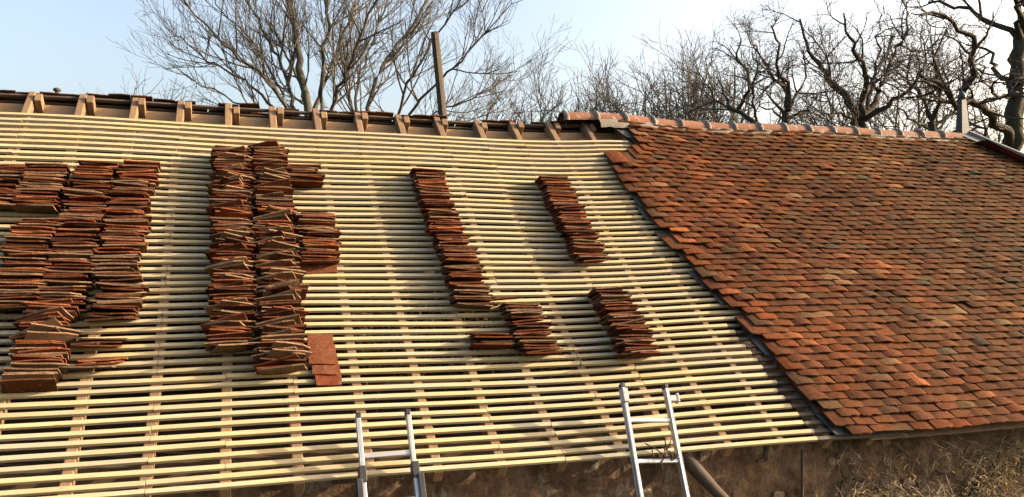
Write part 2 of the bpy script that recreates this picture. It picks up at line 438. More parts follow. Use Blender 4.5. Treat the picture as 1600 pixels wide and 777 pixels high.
# boarding under the tiled half keeps it dark
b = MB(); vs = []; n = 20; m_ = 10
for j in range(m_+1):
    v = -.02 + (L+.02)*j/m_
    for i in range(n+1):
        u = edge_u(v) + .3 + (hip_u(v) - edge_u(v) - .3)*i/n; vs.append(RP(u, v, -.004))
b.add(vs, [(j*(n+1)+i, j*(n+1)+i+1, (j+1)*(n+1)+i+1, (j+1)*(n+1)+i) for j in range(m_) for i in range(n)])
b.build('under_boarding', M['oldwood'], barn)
b = MB(); A, B = RP(hip_u(L)-.05, L, -.03), RP(hip_u(0)-.05, 0, -.03)
b.add([tuple(A), tuple(B), (B[0], 2*YR-B[1], B[2]), (A[0], 2*YR-A[1]+.02, A[2])], [(0, 1, 2, 3)], (.14, .06, .03)); b.build('hip_slope', M['tile'], barn)

# zinc soakers showing along the raw edge of the tiles
for k in range(21):
    v = .02 + k*.215
    if 3.55 < v < 3.85 or k in (2, 5, 6, 9, 12, 15): continue
    b = MB(); eu = edge_u(v+.1); w0 = U(-.01, .045); vs = []
    du = (edge_u(v+.26)-edge_u(v)) if not 3.4 < v < 3.9 else 0
    for (h) in (.030, .033):
        for (a, c) in ((-w0, -.01), (.14, -.01), (.14, .25), (-w0+U(-.02, .02), .25)):
            vs.append(RP(eu + a + (du if c > .1 else 0)*.9, v + c, h + (.012 if c < 0 else 0)))
    b.add(vs, [(4, 5, 6, 7), (3, 2, 1, 0), (0, 1, 5, 4), (1, 2, 6, 5), (2, 3, 7, 6), (3, 0, 4, 7)])
    b.build('zinc_soaker', M['zinc'], barn)

# ridge tiles, mortar bed and collars
def arc_shell(u0, u1, R0, R1, th, dz, n=12, span=1.0, jit=0):
    b = MB(); vs = []
    for (u, R) in ((u0, R0), (u1, R1)):
        q = ridge(u) + np.array([0, .0, dz])
        for rr_ in (R, R-th):
            for i in range(n+1):
                a = math.pi*(.5-span/2 + span*i/n); j = 1+U(-jit, jit)
                vs.append(q + np.array([0, -math.cos(a)*rr_*j*1.12, math.sin(a)*rr_*j]))
    m = n+1; fs = []
    for i in range(n):
        fs += [(i, i+1, 2*m+i+1, 2*m+i), (m+i, 3*m+i, 3*m+i+1, m+i+1), (i, m+i, m+i+1, i+1), (2*m+i, 2*m+i+1, 3*m+i+1, 3*m+i)]
    fs += [(0, 2*m, 3*m, m), (n, m+n, 3*m+n, 2*m+n)]
    b.add(vs, fs); return b
u = 3.66; NR = 16; step = (9.80-3.66)/NR
RDZ = .022
for k in range(NR):
    a = u + k*step; o = arc_shell(a, a+step-.004, .108+U(-.003, .003), .100+U(-.003, .003), .016, RDZ+U(-.006, .006)).build('ridge_tile', M['ridge'], barn, smooth=False)
    cb = MB(); N_ = 14
    vs = []; prof = [(-.035, .101), (-.024, .122), (-.004, .131), (.016, .126), (.032, .104)]
    for (du, R) in prof:
        q = ridge(a+du) + np.array([0, 0, RDZ])
        for i in range(N_+1):
            an = math.pi*i/N_; j = 1+U(-.05, .05)
            vs.append(q + np.array([U(-.006, .006), -math.cos(an)*R*j*1.1, math.sin(an)*R*j]))
    cb.add(vs, [(p*(N_+1)+i, p*(N_+1)+i+1, (p+1)*(N_+1)+i+1, (p+1)*(N_+1)+i) for p in range(len(prof)-1) for i in range(N_)])
    cb.build('mortar_collar', M['collar'], o, smooth=True)
b = MB(); vs = []; n = 160; prof = [(-.19, -.095), (-.175, -.055), (-.14, -.015), (-.11, .015), (-.05, .035), (.05, .035), (.11, .0), (.22, -.11)]
for i in range(n+1):
    uu = 4.05 + (9.86-4.05)*i/n; q = ridge(uu)
    for (dy, dz) in prof:
        k = .014*nz(uu, dy*3, dz, 9, 3); kk = .02*nz(uu, 4, dy, 5, 2)
        vs.append(q + np.array([0, dy + kk*.6, dz + k + .025]))
m = len(prof); b.add(vs, [(i*m+j, i*m+m+j, i*m+m+j+1, i*m+j+1) for i in range(n) for j in range(m-1)]); b.build('mortar_bed', M['mortar'], barn, smooth=True)

# zinc finial and hip flashing
q = ridge(9.88); b = MB(); vs = []
for (z, r) in ((-.1, .082), (.08, .078), (.60, .046), (.63, .026)):
    for (a, c) in ((-1, -1), (1, -1), (1, 1), (-1, 1)): vs.append((q[0]+a*r, q[1]+c*r*.8, q[2]+z))
b.add(vs, [(i*4+k, i*4+(k+1) % 4, i*4+4+(k+1) % 4, i*4+4+k) for i in range(3) for k in range(4)] + [(12, 13, 14, 15)])
fin = bevel(b.build('finial', M['zincfin'], barn), .006)
b = MB(); N_ = 10
b.tube([(q[0], q[1], q[2]+.58+.15*t) for t in (0, .1, .3, .55, .8, 1.0)], [.02, .035, .055, .058, .04, .01], 12); b.build('finial_ball', M['zincfin'], fin, smooth=True)
b = MB(); b.tube([(q[0], q[1], q[2]+.70), (q[0]-.03, q[1], q[2]+.9), (q[0]-.10, q[1], q[2]+1.1)], .006, 5); b.build('finial_rod', M['iron'], fin)
b = MB(); b.box((q[0]-.12, q[1]-.07, q[2]+.05), (.16, 0, 0), (0, .10, .04), (0, -.004, .006)); b.build('finial_apron', M['zinc'], fin)
b = MB(); vs = []; n = 30
for i in range(n+1):
    v = L + .02 - (L+.1)*i/n; c = RP(hip_u(v)-.03, v, 0); e = RP(hip_u(v)-.20, v, 0)
    for P_ in (RP(hip_u(v)-.21, v, .122), RP(hip_u(v)-.045, v, .130), RP(hip_u(v)-.035, v, .172), RP(hip_u(v)+.0, v, .175), RP(hip_u(v)+.06, v, .02)): vs.append(P_)
b.add(vs, [(i*5+j, i*5+5+j, i*5+6+j, i*5+1+j) for i in range(n) for j in range(4)]); b.build('hip_flashing', M['hipzinc'], barn)

# vent pipe on the far slope
q = at(89, 152, 10.2); b = MB(); b.tube([q+np.array([0, 0, z]) for z in (-.5, .08)], .024, 12); vp = b.build('vent_pipe', M['zinc'], barn, smooth=True)
b = MB(); b.tube([q+np.array([0, 0, z]) for z in (.075, .085, .105, .115)], [.042, .047, .042, .02], 12); b.build('cowl', M['zinc'], vp, smooth=True)

# ------------------------------------------------------------------ loose tiles stacked on the battens
LT = []
def loose_mesh(i):
    r = random.Random(100+i); ln, w, th = r.uniform(.275, .305), r.uniform(.172, .195), r.uniform(.0085, .0115)
    def P(x, y, h): return np.array([x, y - 0.0, h])
    vs, fs = slab(P, ln, w, th, r, r.choice((-1, 1, 1))*r.uniform(.001, .006), .005, 4, 2)
    for k in range(len(vs)):
        vs[k] = vs[k] + np.array([r.uniform(-.003, .003), r.uniform(-.003, .003), 0])
    if r.random() < .25:                                   # a chipped corner
        for k, q in enumerate(vs):
            if q[0] > ln*.3 and q[1] > w*.8: q[1] -= r.uniform(.015, .04)
    b = MB(); c = tint(r, 1.05); c = (c[0]*.95, c[1]*.84, c[2]*.82)
    if r.random() < .16: c = (.22, .14, .092)
    f_ = r.uniform(.7, 1.35); c = tuple(t*f_ for t in c)
    b.add(vs, fs, c); return b
LMB = [loose_mesh(i) for i in range(28)]
PALE = sorted(range(28), key=lambda i: -LMB[i].c[0][1])[:8]
LME = [m.mesh('loose_roof_tile', M['loose']) for m in LMB]
from mathutils import Matrix
def place(u, v, h, lean, roll, yaw, label, group, pale=False):
    """a tile standing on its long edge across the slope; lean > 0 tips its top up the slope"""
    i = RND.choice(PALE) if pale else RND.randrange(28)
    X, V, N = Vector(XD), Vector(VD), Vector(ND)
    # local: x along length, y = height, z = thickness (facing down the slope)
    base = Matrix((X, N, -V)).transposed()
    R = base @ Matrix.Rotation(yaw, 3, 'Y') @ Matrix.Rotation(-lean, 3, 'X') @ Matrix.Rotation(roll, 3, 'Z')
    o = Vector(RP(u, v, h)); T = Matrix.Translation(o) @ R.to_4x4()
    LT.append((T, i, label, group))
ONES = 'zeroth first second third fourth fifth sixth seventh eighth ninth tenth eleventh twelfth thirteenth fourteenth fifteenth sixteenth seventeenth eighteenth nineteenth'.split()
TENS = ' _ twenty thirty forty fifty sixty seventy eighty ninety'.split(' ')
def ordinal(n):
    if n < 20: return ONES[n]
    if n >= 100: return 'hundred and ' + ordinal(n-100) if n > 100 else 'hundredth'
    t = TENS[n//10+1] if False else ('', '', 'twenty', 'thirty', 'forty', 'fifty', 'sixty', 'seventy', 'eighty', 'ninety')[n//10]
    return t[:-1] + 'ieth' if n % 10 == 0 else t + '-' + ONES[n % 10]
def stack(u, v0, v1, pitch, lean, label, group, roll=.05, yaw=.05, ju=.012, peak=0, gaps=0, drift=0, first_lean=None, pale=False):
    v = v0; k = 0; wander = 0
    while v < v1:
        wander = wander*.8 + U(-ju, ju)
        ro = RND.gauss(0, roll); ya = RND.gauss(0, yaw); h = .024 + abs(ro)*.05
        le = lean + RND.gauss(0, .075); pk = False
        if first_lean is not None and k < 4: le = first_lean*(1-k/4) + lean*k/4
        if peak and RND.random() < peak:
            pk = True; ro = U(.26, .46)*RND.choice((1, 1, -1)); h = .024 + .02; ya += U(0, .18); le += .08
        place(u + wander + U(-ju, ju)*1.1 + drift*(v-v0), v, h, le, ro, ya, ordinal(k+1) + ' clay tile up from the foot of ' + label, group, pk and RND.random() < .4 or pale and RND.random() < .3)
        v += pitch*U(.6, 1.4); k += 1
        if gaps and RND.random() < gaps: v += U(.02, .05)
PI_ = .0225
stack(-.75, 1.57, 3.48, PI_, -.68, 'the right column of the block at left', 'tiles of the right column of the wide block at left', ju=.02, yaw=.06)
stack(-1.06, 1.66, 3.45, PI_, -.68, 'the middle column of the block at left', 'tiles of the middle column of the wide block at left', ju=.02)
stack(-1.38, 1.66, 2.66, PI_, -.68, 'the column cut by the left edge', 'tiles of the column cut by the left edge', ju=.02)
stack(-1.39, 2.80, 3.38, PI_, -.68, 'the pile at the top left edge', 'tiles of the pile at the top left edge', ju=.02)
stack(-1.71, 2.84, 3.36, PI_, -.68, 'the pile touching the left edge', 'tiles of the pile cut by the left edge near its top', ju=.02)
stack(-1.14, 1.0, 1.62, .026, -.3, 'the pale front column at lower left', 'tiles of the pale front column at lower left', ju=.012, peak=.25, first_lean=-.4, pale=True)
stack(-1.16, .88, .97, .034, -.35, 'the small pair below the front column', 'pair of tiles below the front column', ju=.01, pale=True)
stack(-.79, 1.30, 1.37, .026, -.8, 'the upper little pile at lower left', 'upper little pile of tiles at lower left', ju=.04, roll=.03)
stack(-.81, 1.09, 1.16, .026, -.8, 'the lower little pile at lower left', 'lower little pile of tiles at lower left', ju=.04, roll=.03)
stack(.04, 1.16, 3.74, PI_, -.42, 'the twin stack, left column', 'tiles of the twin stack, left column', ju=.014, peak=.3, first_lean=-.6)
stack(.38, .93, 3.78, PI_, -.42, 'the twin stack, right column', 'tiles of the twin stack, right column', ju=.014, peak=.32, first_lean=-.6)
stack(.66, 3.30, 3.60, PI_, -.7, 'the small pile by the twin stack top', 'small pile beside the top of the twin stack', ju=.02)
stack(.72, 2.18, 2.86, PI_, -.65, 'the short pile against the twin stack', 'short pile against the middle of the twin stack', ju=.02)
stack(1.88, 1.62, 3.54, PI_, -.7, 'the long single stack', 'tiles of the long single stack', ju=.012, drift=-.03)
stack(2.28, 1.07, 1.66, PI_, -.7, 'the short stack below the single stack', 'short stack at the foot of the long single stack', ju=.014)
stack(1.92, 1.15, 1.28, .028, -.75, 'the little pile below the single stack', 'little pile below the long single stack', ju=.02)
stack(3.12, 2.2, 3.50, PI_, -.7, 'the stack nearest the finished tiling', 'tiles of the upper right stack', ju=.012)
stack(3.10, .95, 1.78, PI_, -.55, 'the stack above the right ladder', 'tiles of the lower right stack', ju=.016, peak=.12)
# tiles lying flat on the battens
MID = sorted(range(28), key=lambda i: LMB[i].c[0][0])[10:18]
def flat(u, v, h, rot, label, group, end=False):
    i = RND.choice(MID); X, V, N = Vector(XD), Vector(VD), Vector(ND)
    R = Matrix((X, V, N)).transposed() @ Matrix.Rotation(rot, 3, 'Z') @ (Matrix.Rotation(.06, 3, 'X'))
    LT.append((Matrix.Translation(Vector(RP(u, v, h))) @ R.to_4x4(), i, label, group))
fl = ' of three overlapping clay tiles laid flat beside the foot of the twin stack'
for (u, v, h, q_) in ((.76, .94, .03, 'lowest'), (.745, 1.03, .044, 'middle one'), (.735, 1.12, .058, 'uppermost')): flat(u, v, h, math.pi/2 + U(-.03, .03), q_ + fl, 'tiles laid flat at the foot of the twin stack')
flat(.70, 2.05, .030, .05, 'single clay tile lying flat below the short pile by the twin stack', None)
place(2.12, 1.68, .05, -.75, .14, .1, 'thin tile lying slanted across the foot of the long single stack', None)
def shown(q):
    z, px, py = depth_px(np.array(q[0].translation) + ND*.08); return z if -15 < px < 1615 else z + 50
LTd = sorted(LT, key=shown)
rest = MB()
for k, (T, i, lab, grp) in enumerate(LTd):
    if k < 300:
        o = bpy.data.objects.new('loose_tile', LME[i]); COL.objects.link(o); o.matrix_world = T
        tag(o, lab, 'tile', grp, 'thing')
    else:
        m = LMB[i]; rest.add([T @ Vector(q) for q in m.v], m.f, m.c[0])
if rest.v:
    tag(rest.build('loose_tile_stacks', M['loose']), 'upper ends of the tile stacks farthest up the battened roof', 'roof tiles', kind='stuff')

# dry straw seen between the battens
b = MB(); rr = random.Random(3)
for k in range(420):
    q = RP(rr.uniform(.9, 2.6), rr.gauss(1.55, .28), -.12 - rr.random()*.12); d = np.array([rr.gauss(0, 1), rr.gauss(0, 1), rr.gauss(0, .5)]); d /= np.linalg.norm(d); e = np.array([rr.gauss(0, 1) for _ in range(3)])*.05
    l = rr.uniform(.05, .16); b.tube([q-d*l, q+e*.6, q+d*l*.6+e, q+d*l], .0016, 3, cap=False)
tag(b.build('dry_straw', M['straw']), 'wisps of dry straw showing between the battens below the middle stacks', 'straw', kind='stuff')

# ------------------------------------------------------------------ ladders
def x_at(px, y, z):
    p0 = np.array([0, y, z]) - CAM
    k = (px-800)/FPX    # (p.r) = k (p.f)
    return -(p0 @ c_r - k*(p0 @ c_f))/(c_r[0] - k*c_f[0])
def ladder(name, label, Ltop, Lmid, Rtop, Rmid, rungs, wide=False):
    """rails through the two given points, carried on down to the ground"""
    root = empty(name, (0, 0, 0)); tag(root, label, 'ladder', None)
    Lt, Lm, Rt, Rm = map(np.asarray, (Ltop, Lmid, Rtop, Rmid))
    d = (Lt+Rt-Lm-Rm); d /= np.linalg.norm(d); w = (Rt+Rm-Lt-Lm); w -= d*(w@d); wl = np.linalg.norm(w)/2; w /= np.linalg.norm(w)
    nn = np.cross(w, d)
    if nn[1] > 0: nn = -nn                                  # faces the camera
    Tc = (Lt+Rt)/2; ln = Tc[2]/d[2]; B = Tc - d*ln
    root.location = B
    def part(nm, b, mat, par=root, bv=.003):
        b.v = [tuple(np.array(q)-B) for q in b.v]; o = b.build(nm, M[mat], par); bevel(o, bv); return o
    rails = []
    for s_ in (-1, 1):
        b = MB(); c = Tc + s_*w*wl/2; 
        web, fl_ = .026, .011                               # half depth, half width: a ribbed box profile
        b.box(c - d*ln/2, d*ln/2, nn*web, w*fl_)
        for e in (-1, 1): b.box(c - d*ln/2 + nn*e*(web-.005) + s_*w*(fl_+.002), d*(ln/2-.002), nn*.005, w*.0025)
        o = part('rail', b, 'alu')
        c2 = MB(); c2.box(c - d*.008, d*.018, nn*(web+.003), w*(fl_+.0035)); part('end_cap', c2, 'black' , o); rails.append(o)
        if s_ < 0: o.name = 'rail'
    for t in rungs:
        b = MB(); b.box(Tc - d*t, w*wl/2, nn*.014, d*.014); part('rung', b, 'alu')
    return root, part, Tc, d, w, wl, nn, ln, B
# left ladder
ya, za, yb, zb = .10, 3.18, -.12, 2.80
A = ladder('extension_ladder', 'aluminium extension ladder with black rail clamps, left of the two ladders',
    (x_at(560, ya, za), ya, za), (x_at(568, yb, zb), yb, zb), (x_at(636, ya, za), ya, za), (x_at(649, yb, zb), yb, zb), [.27, .56, .87, 1.2, 1.58, 1.9, 2.2, 2.5, 2.8, 3.1])
root, part, Tc, d, w, wl, nn, ln, B = A
b = MB()
for s_ in (-1, 1):
    c = Tc + s_*w*(wl/2+.030) + nn*.012; l2 = ln-.43
    b = MB(); b.box(c - d*(.43 + l2/2), d*l2/2, nn*.03, w*.012); 
    for e in (-1, 1): b.box(c - d*(.43+l2/2) + nn*e*.025 + s_*w*.0142, d*(l2/2-.002), nn*.005, w*.0025)
    part('lower_rail', b, 'alu')
    b = MB(); b.box(Tc + s_*w*(wl/2+.006) - d*.385 + nn*.004, d*.05, nn*.036, w*.022); part('clamp', b, 'black')
    b = MB(); b.box(Tc + s_*w*(wl/2+.031) - d*.50 + nn*.014, d*.085, nn*.036, w*.018); part('clamp', b, 'black')
# right ladder
ya, za, yb, zb = .14, 3.27, -.12, 2.79
A = ladder('ladder', 'slim aluminium ladder with a grey hook block, right of the two ladders',
    (x_at(972, ya, za), ya, za), (x_at(992, yb, zb), yb, zb), (x_at(1038, ya, za), ya, za), (x_at(1061, yb, zb), yb, zb), [.26, .55, .84, 1.13, 1.42, 1.71, 2.0, 2.3, 2.6, 2.9, 3.2])
root, part, Tc, d, w, wl, nn, ln, B = A
b = MB(); b.box(Tc - w*wl/2 - d*.085 + nn*.008, d*.05, nn*.034, w*.02); part('rail_sleeve', b, 'greyplastic')
b = MB(); b.box(Tc + w*(wl/2+.045) - d*.10, d*.022, nn*.022, w*.03); hb = part('hook_block', b, 'greyplastic')
b = MB(); b.box(Tc + w*(wl/2+.08) - d*.095, d*.034, nn*.026, w*.008); part('hook_plate', b, 'greyplastic', hb)
# wire twisted round its second rung
wire = MB(); rr = random.Random(8); c0 = Tc - d*.54 + w*.04 + nn*.02
for k in range(5):
    pts = []; p = c0 + w*rr.uniform(-.07, .08); dd = w*rr.uniform(-1, 1)*.03 + d*rr.uniform(.0, .05)
    for i in range(12):
        a = i/11*math.pi*2*rr.uniform(.8, 1.2)
        pts.append(p + dd*i*.3 + (nn*math.cos(a)*.024 + d*math.sin(a)*.026) + w*i*.004)
    wire.tube(pts, .0045, 5)
wire.tube([c0 + w*.15, c0 + d*.02 + nn*.02, c0 - w*.06 + d*.06 + nn*.03, c0 - w*.12 + d*.11], .0045, 5)
wire.tube([c0, c0 - d*.03 - w*.02, c0 - d*.09 - w*.03 + nn*.01], .0045, 5)
o = wire.build('tie_wire', M['iron'], None, smooth=True); tag(o, 'twist of dark wire tied round the second rung of the right ladder', 'wire')

# ------------------------------------------------------------------ things along the wall
def wpt(px, py, y):                                        # the point on the plane Y = y seen at a pixel
    dd = c_f + (px-800)/FPX*c_r - (py-388.5)/FPX*c_u; t = (y-CAM[1])/dd[1]; return CAM + dd*t
a, c = wpt(1062, 706, .06), wpt(1150, 800, .02); e = a + (c-a)*(a[2]/(a[2]-c[2]))*.62
b = MB(); n = 12
b.tube([a + (e-a)*i/n + np.array([0, .006*math.sin(i), .004*math.cos(i*2)]) for i in range(n+1)], [.045+.007*math.sin(i*1.7) for i in range(n+1)], 10)
tag(b.build('timber_prop', M['pole'], None, smooth=True), 'round timber pole leaning against the wall right of the slim ladder', 'timber')
a = wpt(1253, 703, WY-.04); b = MB(); b.tube([a, (a[0], a[1], a[2]-.6), (a[0]+.01, a[1], 0)], .011, 8)
tag(b.build('iron_rod', M['iron'], None, smooth=True), 'thin rusty iron rod standing upright against the wall under the tile edge', 'rod')
a = wpt(1197, 700, WY-.05); b = MB(); b.box(a + np.array([0, 0, -.03]), (.016, 0, 0), (0, .012, 0), (.012, 0, .07))
b.box(a + np.array([-.04, 0, -.085]), (.045, 0, .012), (0, .012, 0), (0, 0, .012)); b.box(a + np.array([.12, .0, .02]), (.11, 0, -.02), (0, .008, 0), (0, 0, .008))
bevel(tag(b.build('gutter_bracket', M['iron']), 'dark bent iron gutter bracket under the last battens', 'bracket'), .003)
a = wpt(1391, 700, WY-.03); b = MB(); b.tube([a, a + np.array([.003, .01, -.2]), a + np.array([0, 0, -.5])], [.008, .009, .01], 7); tag(b.build('cane', M['twig']), 'pale thin cane hanging upright on the wall below the tiled eave', 'cane')

# dry creeper on the wall: stems, wisps and a heap of cut twigs
def wisps(n, ux, zx, y0, ln, rad, seed, spread=.5):
    rr = random.Random(seed); b = MB()
    for k in range(n):
        x = rr.uniform(*ux); z = rr.uniform(*zx)
        if mnoise.noise(Vector((x*2.3, 1.7, z*2.3))) < -.12 and rr.random() < .85: continue
        p = np.array([x, y0 + rr.uniform(-.05, .02), z]); dd = np.array([rr.gauss(0, spread), rr.gauss(-.25, .25), rr.gauss(.35, .7)]); dd /= np.linalg.norm(dd); pts = [p]; l = rr.uniform(*ln)
        for i in range(4):
            dd = dd + np.array([rr.gauss(0, .3), rr.gauss(0, .15), rr.gauss(-.22, .25)]); dd /= np.linalg.norm(dd); pts.append(pts[-1]+dd*l/4)
        b.tube(pts, [rad*rr.uniform(.7, 1.3)]*4+[rad*.4], 3, cap=False)
    return b
tag(wisps(5200, (4.7, 8.2), (1.9, 2.58), WY-.01, (.03, .10), .0028, 21).build('dry_creeper', M['straw']), 'dry straw-coloured creeper matted over the wall below the tiled eave', 'creeper', kind='stuff')
b = wisps(900, (4.5, 7.4), (1.95, 2.9), WY-.03, (.1, .4), .002, 22, 1.0); tag(b.build('creeper_tendrils', M['twig']), 'loose bare tendrils trailing over the wall below the tiled eave', 'creeper', kind='stuff')
rr = random.Random(31); b = MB(); c0 = wpt(1450, 790, .02)
for k in range(520):
    p = c0 + np.array([rr.gauss(0, .26), rr.gauss(0, .12), rr.gauss(-.06, .06)]); dd = np.array([rr.gauss(0, 1), rr.gauss(0, .5), rr.gauss(.1, .28)]); dd /= np.linalg.norm(dd); l = rr.uniform(.1, .3)
    pts = [p]
    for i in range(4): dd = dd + np.array([rr.gauss(0, .15), rr.gauss(0, .12), rr.gauss(-.08, .1)]); dd /= np.linalg.norm(dd); pts.append(pts[-1]+dd*l/4)
    b.tube(pts, [.0032]*4+[.0015], 3, cap=False)
for k in range(14):
    p = np.array([c0[0]+rr.gauss(0, .2), c0[1]+.05, 0]); b.tube([p, p+np.array([rr.gauss(0, .1), 0, 1.0]), np.array([p[0]+rr.gauss(0, .2), c0[1], c0[2]-.02])], [.012, .008, .004], 5, cap=False)
tag(b.build('dry_bush', M['twig']), 'grey tangle of bare twigs of a bush at the bottom right below the eave', 'bush')
def stem(pts, r, label):
    b = MB(); P_ = [wpt(x, y, WY-.03) for x, y in pts]
    b.tube(P_, [r*(1-.5*i/len(P_)) for i in range(len(P_))], 7); tag(b.build('creeper_stem', M['bark_oak'], None, smooth=True), label, 'creeper stem', None)
stem([(1505, 790), (1522, 762), (1540, 738), (1556, 722), (1563, 700), (1575, 682)], .012, 'dark crooked creeper stem climbing to the eave at far right')
stem([(1318, 800), (1312, 770), (1318, 745), (1306, 722), (1310, 705)], .009, 'thin dark creeper stem on the wall right of the iron rod')
stem([(1330, 748), (1365, 757), (1400, 768), (1430, 785)], .006, 'thin pale-lit runner slanting down the wall towards the twig bush')
stem([(1460, 735), (1500, 752), (1530, 777), (1545, 800)], .006, 'arching runner right of the twig bush')

# ------------------------------------------------------------------ bare trees behind the barn
class Tree:
    def __init__(s, seed): s.r = np.random.default_rng(seed); s.a = ([], [], 0); s.big = [[], [], 0]; s.small = [[], [], 0]
    def tube(s, pts, rad, n, buf):
        pts = np.asarray(pts); rad = np.asarray(rad)
        t = np.gradient(pts, axis=0); t /= np.linalg.norm(t, axis=1)[:, None]+1e-9
        ref = np.where(np.abs(t[:, 2:3]) > .9, np.array([[1., 0, 0]]), np.array([[0, 0, 1.]]))
        a = np.cross(t, ref); a /= np.linalg.norm(a, axis=1)[:, None]+1e-9; b = np.cross(t, a)
        an = 2*np.pi*np.arange(n)/n
        v = pts[:, None] + rad[:, None, None]*(np.cos(an)[None, :, None]*a[:, None] + np.sin(an)[None, :, None]*b[:, None])
        m = len(pts); i = np.arange(m-1)[:, None]*n; k = np.arange(n)[None]; k2 = (k+1) % n
        f = np.stack([i+k, i+k2, i+n+k2, i+n+k], -1).reshape(-1, 4) + buf[2]
        buf[0].append(v.reshape(-1, 3)); buf[1].append(f); buf[2] += m*n
    def walk(s, p, d, ln, step, gn, up):
        n = max(3, int(ln/step)+1); st = ln/n; pts = [p]
        for i in range(n):
            d = d + s.r.normal(0, gn, 3) + np.array([0, 0, up]); d /= np.linalg.norm(d); p = p + d*st; pts.append(p)
        return np.array(pts)
    def branch(s, pts, r0, r1, lv, cfg):
        n = len(pts); rad = np.linspace(r0, r1, n)
        if lv <= 1: rad = rad*(1 + s.r.normal(0, .05, n))
        s.tube(pts, rad, (9, 7, 5, 3, 3, 3)[lv], s.big if lv <= cfg.get('biglv', 1) else s.small)
        if lv >= cfg['levels']: return
        seg = np.linalg.norm(np.diff(pts, axis=0), axis=1); ln = seg.sum()
        nc = max(1, int(ln*cfg['dens'][lv]*s.r.uniform(.8, 1.2)))
        for t in np.sort(s.r.uniform(cfg.get('start', .25) if lv else cfg.get('start0', .25), 1.0, nc)):
            k = t*(n-1); i = min(int(k), n-2); q = pts[i] + (pts[i+1]-pts[i])*(k-i)
            ax = pts[i+1]-pts[i]; ax /= np.linalg.norm(ax)
            rnd = s.r.normal(0, 1, 3); rnd -= ax*(rnd@ax); rnd /= np.linalg.norm(rnd)
            an = np.radians(s.r.uniform(*cfg['ang'])); d = ax*math.cos(an) + rnd*math.sin(an)
            cl = cfg['len'][lv]*s.r.uniform(.5, 1.2)*(1.15-.6*t); rr_ = min(rad[i]*.7, cfg['rad'][lv]*s.r.uniform(.75, 1.2))
            c = s.walk(q, d, cl, cfg['step'][lv], cfg['gn'], cfg['up'])
            s.branch(c, rr_, max(rr_*.35, cfg['tip']), lv+1, cfg)
    def build(s, name, label, mb, mt, base, group=None):
        root = empty(name, tuple(base)); tag(root, label, 'tree', group)
        for nm, buf, mat in (('trunk', s.big, mb), ('crown', s.small, mt)):
            if not buf[0]: continue
            V = np.concatenate(buf[0]) - np.asarray(base); F = np.concatenate(buf[1])
            me = bpy.data.meshes.new(nm); me.vertices.add(len(V)); me.vertices.foreach_set('co', V.astype(np.float32).ravel())
            me.loops.add(F.size); me.loops.foreach_set('vertex_index', F.astype(np.int32).ravel())
            me.polygons.add(len(F)); me.polygons.foreach_set('loop_start', np.arange(0, F.size, 4, dtype=np.int32)); 
            me.update(calc_edges=True); me.validate(); me.materials.append(mat)
            me.polygons.foreach_set('use_smooth', np.ones(len(F), bool))
            o = bpy.data.objects.new(nm, me); COL.objects.link(o); o.parent = root
        return root
def smooth_path(P, step, r, jit):
    P = np.array(P); out = []
    for i in range(len(P)-1):
        p0, p1, p2, p3 = P[max(i-1, 0)], P[i], P[i+1], P[min(i+2, len(P)-1)]
        n = max(2, int(np.linalg.norm(p2-p1)/step))
        for k in range(n):
            t = k/n; out.append(.5*((2*p1) + (-p0+p2)*t + (2*p0-5*p1+4*p2-p3)*t*t + (-p0+3*p1-3*p2+p3)*t**3))
    out.append(P[-1]); out = np.array(out)
    out[1:-1] += r.normal(0, jit, out[1:-1].shape); return out
def px_tree(seed, name, label, depth, limbs, cfg, mb, mt, base_px, jit=.03):
    """limbs: list of (level, [(px, py, depth offset), ...], radius at foot, radius at tip)"""
    T = Tree(seed)
    b0 = at(base_px[0], base_px[1], depth); base = np.array([b0[0], b0[1], 0.0])
    T.branch(smooth_path([base, base*.4+b0*.6, b0], .4, T.r, jit), base_px[2]*1.25, base_px[2], 0, dict(cfg, levels=0))
    for lv, pts, ra, rb in limbs:
        P = [at(x, y, depth + o) for x, y, o in pts]
        T.branch(smooth_path(P, cfg['step'][0]*.8, T.r, jit), ra*cfg.get('thin', 1), rb*cfg.get('thin', 1), lv, cfg)
    return T.build(name, label, mb, mt, base)

